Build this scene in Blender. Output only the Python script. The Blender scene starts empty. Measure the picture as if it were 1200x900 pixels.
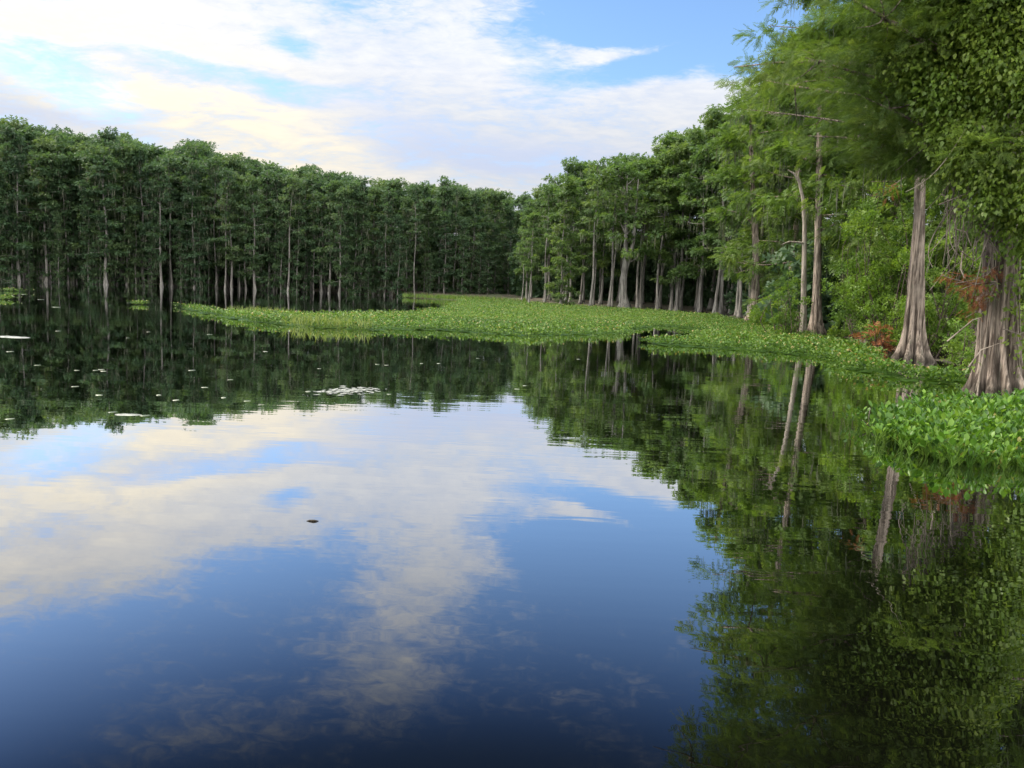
import bpy, math, random
import numpy as np

random.seed(7)
RS = np.random.RandomState(11)
scene = bpy.context.scene
COL = scene.collection

# ------------------------------------------------------------------ camera
F, W, H_ = 900.0, 1200.0, 900.0
CAMZ = 2.0
PITCH = math.atan((450 - 338) / F)
ROLL = 0.044
r0 = np.array([1, 0, 0.]); u0 = np.array([0, math.sin(PITCH), math.cos(PITCH)])
FW = np.array([0, math.cos(PITCH), -math.sin(PITCH)])
UP = math.cos(ROLL) * u0 - math.sin(ROLL) * r0
RT = math.cos(ROLL) * r0 + math.sin(ROLL) * u0
CAM = np.array([0, 0, CAMZ])


def ray(px, py):
    return RT * ((px - 600) / F) + UP * ((450 - py) / F) + FW


def P(px, py, Y):
    d = ray(px, py)
    return CAM + d * (Y / d[1])


def G(px, py, z=0.0):
    d = ray(px, py)
    return CAM + d * ((z - CAMZ) / d[2])


def RFL(px, py, Y):
    """the point at depth Y whose mirror image in the water is seen in direction (px, py)"""
    q = P(px, py, Y)
    q[2] = -q[2]
    return q


def hz(px):
    return 338 + ROLL * (px - 600)


def azel(px, py, refl=False):
    d = ray(px, py); d = d / np.linalg.norm(d)
    return math.degrees(math.atan2(d[0], d[1])), math.degrees(math.asin(d[2])) * (-1 if refl else 1)


from mathutils import Matrix
cd = bpy.data.cameras.new('camera')
cam = bpy.data.objects.new('camera', cd); COL.objects.link(cam)
cd.sensor_width = 36; cd.lens = F / W * 36
cd.clip_start = 0.1; cd.clip_end = 6000
M = Matrix(((RT[0], UP[0], -FW[0], 0), (RT[1], UP[1], -FW[1], 0), (RT[2], UP[2], -FW[2], CAMZ), (0, 0, 0, 1)))
cam.matrix_world = M
scene.camera = cam
scene.render.resolution_x = 1024; scene.render.resolution_y = 768


# ------------------------------------------------------------------ node helper
class NT:
    def __init__(s, tree):
        s.t = tree; s.n = tree.nodes; s.l = tree.links

    def new(s, typ, **kw):
        n = s.n.new(typ)
        for k, v in kw.items():
            setattr(n, k, v)
        return n

    def put(s, sock, v):
        if isinstance(v, bpy.types.NodeSocket):
            s.l.new(v, sock)
        elif v is not None:
            sock.default_value = v

    def m(s, op, a, b=None, c=None, clamp=False):
        n = s.n.new('ShaderNodeMath'); n.operation = op; n.use_clamp = clamp
        s.put(n.inputs[0], a)
        if b is not None: s.put(n.inputs[1], b)
        if c is not None: s.put(n.inputs[2], c)
        return n.outputs[0]

    def mix(s, f, a, b, blend='MIX'):
        n = s.n.new('ShaderNodeMix'); n.data_type = 'RGBA'; n.blend_type = blend
        s.put(n.inputs[0], f)
        for i, v in ((6, a), (7, b)):
            if isinstance(v, tuple) and len(v) == 3: v = v + (1,)
            s.put(n.inputs[i], v)
        return n.outputs[2]

    def smooth(s, v, a, b, lo=0.0, hi=1.0):
        n = s.n.new('ShaderNodeMapRange'); n.interpolation_type = 'SMOOTHSTEP'
        s.put(n.inputs[0], v)
        for i, x in zip((1, 2, 3, 4), (a, b, lo, hi)): s.put(n.inputs[i], x)
        return n.outputs[0]

    def noise(s, vec, scale, detail=4, rough=0.55, dist=0.0):
        n = s.n.new('ShaderNodeTexNoise')
        s.put(n.inputs['Vector'], vec); n.inputs['Scale'].default_value = scale
        n.inputs['Detail'].default_value = detail; n.inputs['Roughness'].default_value = rough
        n.inputs['Distortion'].default_value = dist
        return n.outputs[0]

    def mapping(s, vec, scale=(1, 1, 1), loc=(0, 0, 0), rot=(0, 0, 0)):
        n = s.n.new('ShaderNodeMapping')
        s.put(n.inputs[0], vec); n.inputs['Scale'].default_value = scale
        n.inputs['Location'].default_value = loc; n.inputs['Rotation'].default_value = rot
        return n.outputs[0]

    def bump(s, h, strength, dist=0.05, normal=None):
        n = s.n.new('ShaderNodeBump')
        s.put(n.inputs['Height'], h); n.inputs['Strength'].default_value = strength
        n.inputs['Distance'].default_value = dist
        return n.outputs[0]


def material(name):
    m = bpy.data.materials.new(name); m.use_nodes = True
    t = NT(m.node_tree)
    t.bsdf = m.node_tree.nodes['Principled BSDF']; t.out = m.node_tree.nodes['Material Output']
    return m, t


def leaf_mat(name, dark, mid, light, rough=0.55, spec=0.3, trans=0.35, objvar=0.25, old=None):
    m, t = material(name)
    at = t.new('ShaderNodeAttribute', attribute_name='tint')
    oi = t.new('ShaderNodeObjectInfo')
    f = t.m('ADD', at.outputs['Fac'], t.m('MULTIPLY', t.m('SUBTRACT', oi.outputs['Random'], 0.5), objvar))
    r = t.new('ShaderNodeValToRGB')
    r.color_ramp.elements[0].position = 0.0; r.color_ramp.elements[0].color = dark + (1,)
    r.color_ramp.elements[1].position = 1.0; r.color_ramp.elements[1].color = light + (1,)
    e = r.color_ramp.elements.new(0.5); e.color = mid + (1,)
    if old:
        r.color_ramp.elements[2].color = old + (1,)
        e = r.color_ramp.elements.new(0.9); e.color = light + (1,)
    t.put(r.inputs[0], f)
    b = t.bsdf
    t.put(b.inputs['Base Color'], r.outputs[0])
    b.inputs['Roughness'].default_value = rough
    b.inputs['Specular IOR Level'].default_value = spec
    tr = t.new('ShaderNodeBsdfTranslucent')
    t.put(tr.inputs['Color'], t.mix(1.0, r.outputs[0], (1.5, 1.5, 0.75), 'MULTIPLY'))
    mx = t.new('ShaderNodeMixShader'); mx.inputs[0].default_value = trans
    t.l.new(b.outputs[0], mx.inputs[1]); t.l.new(tr.outputs[0], mx.inputs[2])
    t.l.new(mx.outputs[0], t.out.inputs['Surface'])
    return m


def bark_mat(name, a, b, sc=1.0, bump=0.6):
    m, t = material(name)
    tc = t.new('ShaderNodeTexCoord')
    v = t.mapping(tc.outputs['Object'], (7 * sc, 7 * sc, 0.55 * sc))
    n1 = t.noise(v, 1.6, 6, 0.65, 0.4)
    n2 = t.noise(tc.outputs['Object'], 0.9, 4, 0.6)
    f = t.smooth(n1, 0.40, 0.64)
    c = t.mix(f, a, b)
    c = t.mix(t.smooth(n2, 0.45, 0.75, 0, 0.55), c, tuple(x * y for x, y in zip(b, (0.95, 1.0, 1.0))))
    n3 = t.noise(t.mapping(tc.outputs['Object'], (3, 3, 1.2)), 1.7, 3, 0.6)
    c = t.mix(t.smooth(n3, 0.6, 0.75, 0, 0.5), c, (0.11, 0.12, 0.085))
    sp = t.new('ShaderNodeSeparateXYZ'); t.put(sp.inputs[0], tc.outputs['Object'])
    c = t.mix(t.smooth(t.m('ADD', sp.outputs[2], t.m('MULTIPLY', n2, .35)), .25, .55, .75, 0), c, (0.028, 0.024, 0.018))   # wet stain left by the lake
    t.put(t.bsdf.inputs['Base Color'], c)
    t.bsdf.inputs['Roughness'].default_value = 0.9
    t.bsdf.inputs['Specular IOR Level'].default_value = 0.2
    t.put(t.bsdf.inputs['Normal'], t.bump(n1, bump, 0.09))
    return m


def plain_mat(name, a, b, scale=3.0, rough=0.85):
    m, t = material(name)
    tc = t.new('ShaderNodeTexCoord')
    n = t.noise(tc.outputs['Object'], scale, 5, 0.6)
    t.put(t.bsdf.inputs['Base Color'], t.mix(t.smooth(n, 0.35, 0.65), a, b))
    t.bsdf.inputs['Roughness'].default_value = rough
    t.bsdf.inputs['Specular IOR Level'].default_value = 0.25
    return m


MAT = {}
MAT['cypress'] = leaf_mat('cypress_needles', (0.045, 0.082, 0.022), (0.082, 0.136, 0.032), (0.130, 0.180, 0.042), trans=0.5)
MAT['cypress_far'] = leaf_mat('hazed_far_cypress_needles', (0.034, 0.068, 0.036), (0.056, 0.104, 0.048), (0.092, 0.138, 0.056), trans=0.42, objvar=.55)  # haze and shade of the distant forest put into the needle colour
MAT['cypress_mid'] = leaf_mat('lit_middle_cypress_needles', (0.043, 0.083, 0.030), (0.071, 0.128, 0.039), (0.116, 0.170, 0.050), trans=0.45, objvar=.5)  # yellower than the far needles: sunlight on the wood put into the colour
MAT['cypress_lit'] = leaf_mat('lit_cypress_needles', (0.055, 0.105, 0.022), (0.085, 0.150, 0.028), (0.125, 0.190, 0.034), trans=0.42)  # brighter copy of the cypress needles, with light put into the colour
MAT['vine'] = leaf_mat('vine_leaf', (0.055, 0.100, 0.018), (0.115, 0.185, 0.028), (0.190, 0.250, 0.044), rough=0.42, spec=0.35, trans=0.5)
MAT['shrub'] = leaf_mat('shrub_leaf', (0.050, 0.098, 0.020), (0.100, 0.180, 0.026), (0.165, 0.235, 0.038), rough=0.5, trans=0.42)
MAT['hyacinth'] = leaf_mat('hyacinth_leaf', (0.026, 0.066, 0.010), (0.060, 0.138, 0.013), (0.115, 0.200, 0.024), rough=0.42, spec=0.28, trans=0.3, objvar=0, old=(0.22, 0.20, 0.06))
MAT['mat_leaf'] = leaf_mat('floating_mat_leaf', (0.034, 0.076, 0.014), (0.068, 0.136, 0.019), (0.122, 0.194, 0.030), rough=0.45, spec=0.25, trans=0.3, objvar=0, old=(0.24, 0.19, 0.08))
MAT['grass'] = leaf_mat('pale_grass', (0.085, 0.13, 0.032), (0.13, 0.175, 0.045), (0.19, 0.22, 0.065), rough=0.6, trans=0.35, objvar=0)
MAT['moss'] = leaf_mat('hanging_moss', (0.075, 0.085, 0.06), (0.115, 0.125, 0.09), (0.16, 0.165, 0.12), rough=0.95, spec=0.05, trans=0.25)
MAT['rust'] = leaf_mat('rusty_needles', (0.12, 0.045, 0.024), (0.20, 0.080, 0.038), (0.28, 0.12, 0.06), rough=0.8, spec=0.1, trans=0.25)
MAT['bark'] = bark_mat('cypress_bark', (0.060, 0.046, 0.037), (0.33, 0.27, 0.225), 1.0, 1.0)
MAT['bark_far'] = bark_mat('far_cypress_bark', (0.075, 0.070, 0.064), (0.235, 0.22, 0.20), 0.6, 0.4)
MAT['bark_dark'] = bark_mat('stump_bark', (0.035, 0.027, 0.022), (0.12, 0.092, 0.075), 1.0, 0.7)
MAT['bone'] = bark_mat('weathered_wood', (0.13, 0.11, 0.09), (0.32, 0.28, 0.24), 1.0, 0.4)
MAT['twig'] = plain_mat('dry_twig', (0.10, 0.082, 0.065), (0.24, 0.205, 0.17))
MAT['floating'] = leaf_mat('floating_leaf', (0.05, 0.07, 0.035), (0.10, 0.12, 0.07), (0.19, 0.21, 0.15), rough=0.4, spec=0.5, trans=0.0)
MAT['scum'] = plain_mat('pale_scum', (0.10, 0.11, 0.095), (0.30, 0.31, 0.28), 9.0, 0.5)


def water_mat():
    m, t = material('lake_water')
    tc = t.new('ShaderNodeTexCoord')
    obj = tc.outputs['Object']
    n1 = t.noise(t.mapping(obj, (0.35, 1.3, 1)), 1.0, 3, 0.5)
    n2 = t.noise(t.mapping(obj, (1.6, 5.0, 1)), 1.0, 2, 0.5)
    # slow patches of stiller and livelier water
    patch = t.smooth(t.noise(t.mapping(obj, (0.05, 0.11, 1), (3, 1, 0)), 1.0, 2, 0.5), 0.38, 0.66, 0.25, 1.0)
    h = t.m('ADD', t.m('MULTIPLY', n1, 0.0050), t.m('MULTIPLY', n2, 0.0011))
    h = t.m('MULTIPLY', h, patch)
    b = t.bsdf
    b.inputs['Base Color'].default_value = (0.0014, 0.0017, 0.0010, 1)
    b.inputs['Roughness'].default_value = 0.6
    b.inputs['Specular IOR Level'].default_value = 0.0
    n = t.n.new('ShaderNodeBump'); n.inputs['Strength'].default_value = 1.0; n.inputs['Distance'].default_value = 1.0
    t.put(n.inputs['Height'], h)
    # mirror that strengthens towards grazing view, over dark tannin-stained water
    gl = t.new('ShaderNodeBsdfGlossy'); gl.inputs['Roughness'].default_value = 0.004
    gl.inputs['Color'].default_value = (0.97, 0.98, 1.0, 1)
    t.put(gl.inputs['Normal'], n.outputs[0])
    lw = t.new('ShaderNodeLayerWeight'); lw.inputs['Blend'].default_value = 0.5
    fr = t.m('MINIMUM', t.m('SMOOTH_MAX', t.m('SUBTRACT', t.m('MULTIPLY', lw.outputs['Facing'], 2.2), 0.98), 0.035, 0.12), 0.97)
    mx = t.new('ShaderNodeMixShader'); t.put(mx.inputs[0], fr)
    t.l.new(b.outputs[0], mx.inputs[1]); t.l.new(gl.outputs[0], mx.inputs[2])
    t.l.new(mx.outputs[0], t.out.inputs['Surface'])
    return m


def soil_mat():
    m, t = material('bank_soil')
    tc = t.new('ShaderNodeTexCoord')
    n = t.noise(tc.outputs['Object'], 0.8, 6, 0.65)
    n2 = t.noise(tc.outputs['Object'], 7.0, 5, 0.7)
    c = t.mix(t.smooth(n, 0.38, 0.62), (0.040, 0.032, 0.022), (0.085, 0.068, 0.045))
    c = t.mix(t.smooth(n2, 0.5, 0.7, 0, 0.7), c, (0.13, 0.10, 0.065))
    c = t.mix(t.smooth(t.noise(tc.outputs['Object'], 0.35, 3, 0.5), 0.5, 0.62, 0, 0.7), c, (0.045, 0.07, 0.022))
    t.put(t.bsdf.inputs['Base Color'], c); t.bsdf.inputs['Roughness'].default_value = 0.95
    t.put(t.bsdf.inputs['Normal'], t.bump(n2, 0.6, 0.1))
    return m


MAT['water'] = water_mat()
MAT['soil'] = soil_mat()


# ------------------------------------------------------------------ mesh helper (all quads)
class Q:
    def __init__(s):
        s.v = []; s.f = []; s.t = []; s.n = 0

    def add(s, v, f, t=0.5):
        v = np.asarray(v, dtype=np.float32).reshape(-1, 3)
        f = np.asarray(f, dtype=np.int64).reshape(-1, 4)
        if len(v) == 0: return
        s.v.append(v); s.f.append(f + s.n)
        t = np.full(len(v), t, dtype=np.float32) if np.isscalar(t) else np.asarray(t, dtype=np.float32)
        s.t.append(t); s.n += len(v)

    def inst(s, pv, pf, pos, X, Y, Z, sc, tint):
        """copies of a small pattern (pv, pf) with axes X, Y, Z (n,3), scale sc (n,), tint (n,)"""
        n = len(pos); m = len(pv)
        if n == 0: return
        sc = np.asarray(sc).reshape(-1, 1, 1)
        V = (X[:, None, :] * pv[None, :, 0:1] + Y[:, None, :] * pv[None, :, 1:2] + Z[:, None, :] * pv[None, :, 2:3]) * sc + pos[:, None, :]
        Fc = pf[None, :, :] + (np.arange(n) * m)[:, None, None]
        s.add(V.reshape(-1, 3), Fc.reshape(-1, 4), np.repeat(tint, m))

    def tube(s, pts, rad, sides=6, flute=None, tint=0.5, phase=0.0):
        pts = np.asarray(pts, float); rad = np.asarray(rad, float)
        n = len(pts)
        T = np.gradient(pts, axis=0); T /= np.linalg.norm(T, axis=1)[:, None] + 1e-9
        ref = np.array([0.31, 0.95, 0.05])
        A = np.cross(T, ref); A /= np.linalg.norm(A, axis=1)[:, None] + 1e-9
        B = np.cross(T, A)
        th = np.arange(sides) / sides * 2 * np.pi + phase
        rr = np.repeat(rad[:, None], sides, 1)
        if flute is not None:
            rr = rr * flute(np.arange(n)[:, None], th[None, :])
        V = pts[:, None, :] + rr[:, :, None] * (np.cos(th)[None, :, None] * A[:, None, :] + np.sin(th)[None, :, None] * B[:, None, :])
        i = np.arange(n - 1)[:, None] * sides; j = np.arange(sides)[None, :]; k = (j + 1) % sides
        Fc = np.stack([i + j, i + k, i + sides + k, i + sides + j], -1).reshape(-1, 4)
        s.add(V.reshape(-1, 3), Fc, tint)

    def build(s, name, mat, parent=None, smooth=False, loc=None):
        me = bpy.data.meshes.new(name)
        V = np.concatenate(s.v); Fc = np.concatenate(s.f); T = np.concatenate(s.t)
        if loc is not None: V = V - np.asarray(loc, dtype=np.float32)
        me.vertices.add(len(V)); me.vertices.foreach_set('co', V.astype(np.float32).ravel())
        me.loops.add(len(Fc) * 4); me.loops.foreach_set('vertex_index', Fc.ravel().astype(np.int32))
        me.polygons.add(len(Fc))
        me.polygons.foreach_set('loop_start', (np.arange(len(Fc)) * 4).astype(np.int32))
        me.polygons.foreach_set('loop_total', np.full(len(Fc), 4, dtype=np.int32))
        me.update(calc_edges=True)
        a = me.attributes.new('tint', 'FLOAT', 'POINT'); a.data.foreach_set('value', T)
        if smooth: me.polygons.foreach_set('use_smooth', np.ones(len(Fc), dtype=bool))
        me.materials.append(mat)
        o = bpy.data.objects.new(name, me); COL.objects.link(o)
        if parent: o.parent = parent
        return o


def nrm(a):
    return a / (np.linalg.norm(a, axis=-1, keepdims=True) + 1e-9)


def frames(D, N):
    X = nrm(D); Y = nrm(np.cross(N, X)); Z = np.cross(X, Y)
    return X, Y, Z


def rhomb(base, d, side, L, Wd, nz=0.0):
    base = np.array(base, float); d = np.array(d, float); side = np.array(side, float)
    return [base, base + d * L * 0.45 + side * Wd * 0.5, base + d * L, base + d * L * 0.45 - side * Wd * 0.5]


def feather(pairs, ll, lw, droop=0.15, rs=None):
    """a flat cypress spray along +x, one unit long"""
    rs = rs or np.random.RandomState(3)
    v = []; f = []
    def put(q):
        k = len(v); v.extend(q); f.append([k, k + 1, k + 2, k + 3])
    put(rhomb((0, 0, 0), (1, 0, -droop), (0, 1, 0), 1.0, lw * 0.7))
    for i in range(pairs):
        t = (i + 0.6) / (pairs + 0.5)
        l = ll * (1 - 0.55 * abs(t - 0.35) / 0.65) * rs.uniform(0.8, 1.15)
        for sgn in (-1, 1):
            a = rs.uniform(0.7, 1.0)
            d = np.array([math.cos(a), sgn * math.sin(a), rs.uniform(-0.35, 0.1)])
            sd = np.array([-sgn * math.sin(a) * 0.8, math.cos(a) * 0.8, rs.uniform(-0.5, 0.5)])
            put(rhomb((t, 0, -droop * t * t), d, sd, l, lw))
    return np.array(v), np.array(f)


FEATHER_NEAR = feather(9, 0.34, 0.060)
FEATHER_MID = feather(4, 0.50, 0.15)
FEATHER_FAR = feather(2, 0.62, 0.30)


def broad_leaf():
    """a folded pointed leaf along +x, one unit long"""
    v = np.array([[0, 0, 0], [0.42, 0.33, 0.08], [0.5, 0, -0.02], [1, 0, -0.16], [0.42, -0.33, 0.08]])
    f = np.array([[0, 2, 3, 1], [0, 4, 3, 2]])
    return v, f


BROAD = broad_leaf()
BUNCH = None


def leaf_bunch(n, rs):
    v = []; f = []
    for i in range(n):
        a = rs.uniform(0, 2 * math.pi); e = rs.uniform(-0.5, 0.7)
        D = np.array([[math.cos(a) * math.cos(e), math.sin(a) * math.cos(e), math.sin(e)]])
        N = np.array([[rs.uniform(-.5, .5), rs.uniform(-.5, .5), 1.0]])
        X, Y, Z = frames(D, N)
        b = rs.uniform(-0.8, 0.8, 3) * 0.9
        s_ = rs.uniform(0.7, 1.1)
        vv = (X * BROAD[0][:, 0:1] + Y * BROAD[0][:, 1:2] + Z * BROAD[0][:, 2:3]) * s_ + b
        f.append(BROAD[1] + len(v) * 5); v.append(vv)
    return np.concatenate(v), np.concatenate(f)


BUNCH = leaf_bunch(7, np.random.RandomState(5))


def clumps_to(q, clumps, per, proto, size, rs, droop=0.3, flat=0.5, spread=0.75):
    """clumps: (cx,cy,cz, rx,ry,rz, ox,oy,oz); per sprays for a clump of mean radius one"""
    if not len(clumps): return
    C = np.array(clumps, float)
    r = C[:, 3:6]
    k = np.maximum(3, (per * (r[:, 0] * r[:, 1]) ** 0.5 * np.maximum(r[:, 2], r[:, 0] * 0.3) ** 0.5 * r[:, 0] ** 0.5)).astype(int)
    idx = np.repeat(np.arange(len(C)), k); n = len(idx)
    d = nrm(rs.normal(size=(n, 3))); rad = rs.uniform(0, 1, (n, 1)) ** 0.45
    p = d * rad
    pos = C[idx, 0:3] + p * r[idx]
    D = nrm(C[idx, 6:9] * 0.5 + d * np.array([1, 1, 0.5]) * spread + rs.normal(size=(n, 3)) * 0.35 + np.array([0, 0, -droop]))
    N = nrm(np.array([0, 0, 1.0]) + rs.normal(size=(n, 3)) * flat)
    X, Y, Z = frames(D, N)
    ct = rs.uniform(0.12, 0.88, len(C))
    tint = np.clip(ct[idx] * 0.65 + rs.uniform(0, 1, n) * 0.35, 0, 1)
    q.inst(proto[0], proto[1], pos, X, Y, Z, size * rs.uniform(0.65, 1.25, n), tint)


def limb_path(a, b, rs, bend=0.08, n=5, sag=0.0):
    a = np.array(a, float); b = np.array(b, float)
    L = np.linalg.norm(b - a); t = np.linspace(0, 1, n)[:, None]
    p = a + (b - a) * t
    off = rs.normal(size=3) * bend * L
    p = p + np.sin(t * np.pi) * off
    p[:, 2] += np.sin(t[:, 0] * np.pi) * sag
    return p


def moss_to(q, anchors, rs, per=5, length=(0.4, 1.3), width=0.06, spread=0.25):
    A = np.repeat(np.array(anchors, float), per, axis=0); n = len(A)
    if not n: return
    A = A + rs.normal(size=(n, 3)) * np.array([spread, spread, 0.08])
    L = rs.uniform(length[0], length[1], n); th = rs.uniform(0, np.pi, n)
    side = np.stack([np.cos(th), np.sin(th), np.zeros(n)], 1) * (width * rs.uniform(0.5, 1.3, n))[:, None]
    dr = rs.normal(size=(n, 3)) * 0.06; dr[:, 2] = -1
    m = A + dr * (L * 0.5)[:, None]; e = A + dr * L[:, None] + rs.normal(size=(n, 3)) * 0.05
    V = np.stack([A, m + side * 0.5, e, m - side * 0.5], 1)
    q.add(V.reshape(-1, 3), np.arange(n * 4).reshape(-1, 4), np.repeat(rs.uniform(0, 1, n), 4))


# ------------------------------------------------------------------ tags
def tag(o, label=None, cat=None, group=None, kind=None):
    if label: o['label'] = label
    if cat: o['category'] = cat
    if group: o['group'] = group
    if kind: o['kind'] = kind
    return o


def thing(name, loc, label, cat, group=None):
    o = bpy.data.objects.new(name, None); COL.objects.link(o)
    o.location = loc; o.empty_display_size = 0.3
    return tag(o, label, cat, group)


def place_copy(root, loc, scale, rz, label, group):
    r = root.copy(); COL.objects.link(r); r.location = loc; r.scale = scale; r.rotation_euler = (0, 0, rz)
    r['label'] = label
    if group: r['group'] = group
    elif 'group' in r: del r['group']
    for ch in root.children:
        c = ch.copy(); COL.objects.link(c); c.parent = r
    return r


# ------------------------------------------------------------------ generic cypress (base at the origin)
def fluting(n_fl, amt, levels, rs):
    ph = rs.uniform(0, 6.28); ph2 = rs.uniform(0, 6.28)
    lev = np.asarray(levels)
    def f(i, th):
        a = lev[i]
        w = np.abs(np.cos(th * n_fl * 0.5 + ph)) * 0.75 + 0.25 * np.abs(np.cos(th * (n_fl + 3) * 0.5 + ph2))
        fine = np.cos(th * (2 * n_fl + 3) + ph2 + 0.55 * np.sin(i * 0.6 + ph)) + 0.6 * np.cos(th * (3 * n_fl + 1) - 0.4 * i)
        return 1 + amt * a * (w - 0.55) * 2 + amt * 0.055 * fine
    return f


def make_cypress(seed, H=20.0, R=3.0, zc=5.0, rt=0.26, flare=2.2, limbs=30, per=38, size=0.75, proto=FEATHER_FAR,
                 leaf='cypress_far', bark='bark_far', moss=60, mossw=0.09, mossl=(0.5, 1.8), sides=8, lean=0.02, clump=0.36, top=0.55, forked=False, sub=3, name='cypress_tree'):
    rs = np.random.RandomState(seed)
    root = bpy.data.objects.new(name, None); COL.objects.link(root); root.empty_display_size = 0.3
    tq = Q(); cq = Q(); mq = Q()
    lx, ly = rs.normal(size=2) * lean * H
    def axis(z):
        t = max(z, 0) / H
        return np.array([lx * t ** 1.4 + 0.12 * math.sin(z * 0.5 + seed), ly * t ** 1.4 + 0.12 * math.cos(z * 0.43 + seed * 2), z])
    zs = np.concatenate([[-0.6, 0, 0.25, 0.6, 1.1, 1.8, 2.8], np.linspace(3.6, H * 0.99, 17)])
    fl = np.exp(-np.maximum(zs, 0) / (0.04 * H))
    rad = rt * (1 - 0.85 * np.clip(zs / H, 0, 1) ** 1.1) * (1 + (flare - 1) * fl)
    tq.tube([axis(z) for z in zs], rad, sides * 2, fluting(6, 0.45, fl, rs))
    cl = []; anch = []
    az = rs.uniform(0, 6.28)
    for i in range(limbs):
        t = (i + rs.uniform(-0.3, 0.3)) / limbs; t = min(max(t, 0), 1) ** 0.9
        z = zc + (H - zc) * t * 0.985
        az += 2.4 + rs.uniform(-0.5, 0.5)
        L = R * (0.72 + 0.28 * math.sin(math.pi * min(1, t * 1.1))) * (1 - top * t ** 3) * rs.uniform(0.45, 1.25)
        up = (-0.12 + 0.5 * t) * L + rs.uniform(-0.3, 0.3)
        a = axis(z); o = np.array([math.cos(az), math.sin(az), 0])
        b = a + o * L + np.array([0, 0, up])
        b[2] = min(b[2], H + 0.3)
        pth = limb_path(a, b, rs, 0.06)
        r0_ = max(0.03, rt * 0.30 * (1 - 0.5 * t))
        tq.tube(pth, np.linspace(r0_, 0.02, len(pth)), 4)
        for k in range(sub):
            s_ = 0.38 + 0.62 * k / max(1, sub - 1) + rs.uniform(-0.08, 0.08)
            c = a + (b - a) * s_ + rs.normal(size=3) * np.array([0.35, 0.35, 0.2]) * R / 3
            rr = R * clump * rs.uniform(0.6, 1.3) * (1.1 - 0.3 * s_)
            cl.append([*c, rr, rr, rr * rs.uniform(0.22, 0.42), *o])
            if rs.uniform() < 0.55: anch.append(c - np.array([0, 0, rr * 0.2]))
    c = axis(H * 0.97)
    for k in range(3):
        rr = R * 0.34 * rs.uniform(0.8, 1.2)
        cl.append([*(c + rs.normal(size=3) * np.array([0.7, 0.7, 0.25])), rr, rr, rr * 0.5, 0, 0, 0.5])
    clumps_to(cq, cl, per, proto, size, rs)
    tq.build('trunk', MAT[bark], root, True)
    cq.build('crown', MAT[leaf], root)
    if moss and anch:
        anch = np.array(anch)[rs.permutation(len(anch))[:moss]]
        moss_to(mq, anch, rs, 6, mossl, mossw, 0.4)
        mq.build('moss_foliage', MAT['moss'], root)
    return root


# ------------------------------------------------------------------ ground and water
bank_line = [G(560, 352), G(640, 357), G(700, 361), G(760, 363.5), G(840, 367), G(890, 377), G(960, 389), G(1020, 403), G(1120, 428), G(1215, 450)]
bank_xy = np.array([[p[0], p[1]] for p in bank_line] + [[17.0, 12.0], [19.0, 4.0], [22, -20], [30, -200]])


def bank_dist(x, y):
    """signed distance to the right bank's line: positive on land"""
    x = np.asarray(x, float); y = np.asarray(y, float)
    best = np.full(x.shape, 1e9); sg = np.ones(x.shape)
    for (ax, ay), (bx, by) in zip(bank_xy[:-1], bank_xy[1:]):
        dx, dy = bx - ax, by - ay
        t = np.clip(((x - ax) * dx + (y - ay) * dy) / (dx * dx + dy * dy), 0, 1)
        qx, qy = ax + t * dx, ay + t * dy
        d = np.hypot(x - qx, y - qy)
        s = np.sign(dx * (y - ay) - dy * (x - ax))
        better = d < best
        best = np.where(better, d, best); sg = np.where(better, s, sg)
    return best * sg


def wob(x, y, s=1.0):
    return (np.sin(x * 1.3 * s + 1.7) * np.cos(y * 1.1 * s + 0.4) + 0.6 * np.sin(x * 2.7 * s - y * 2.3 * s) + 0.4 * np.sin(x * 5.1 * s + y * 4.4 * s + 2)) / 2.0


def ground_z(x, y):
    d = bank_dist(x, y)
    right = np.where(d > 0, np.minimum(0.9, 0.02 + d * 0.05), np.maximum(-1.3, d * 0.12))
    far = np.clip((y - 140 - 0.06 * x) * 0.03, -1.3, 0.8)
    left = np.clip((-x - 135) * 0.03, -1.3, 0.8)
    return np.maximum(np.maximum(right, far), left) + 0.07 * wob(x, y, 0.8)


def nonuni(lo, a, b, hi, st):
    mid = np.arange(a, b, st)
    g1 = a - (np.geomspace(st, a - lo, 14))[::-1]; g2 = b + np.geomspace(st, hi - b, 14)
    return np.concatenate([g1, mid, [b], g2])


gx = nonuni(-1500, -110, 70, 1500, 1.3); gy = nonuni(-600, -6, 165, 2500, 1.3)
XX, YY = np.meshgrid(gx, gy)
q = Q(); nx = len(gx); ny = len(gy)
ii = (np.arange(ny - 1)[:, None] * nx + np.arange(nx - 1)[None, :])
q.add(np.stack([XX, YY, ground_z(XX, YY)], -1).reshape(-1, 3), np.stack([ii, ii + 1, ii + nx + 1, ii + nx], -1).reshape(-1, 4))
tag(q.build('ground', MAT['soil'], smooth=True), 'dark muddy ground of the wooded bank', 'ground', kind='structure')
q = Q()
q.add([[-1500, -600, 0], [1500, -600, 0], [1500, 2500, 0], [-1500, 2500, 0]], [[0, 1, 2, 3]])
tag(q.build('water', MAT['water']), 'still dark lake water mirroring sky and trees', 'water', kind='structure')

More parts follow.
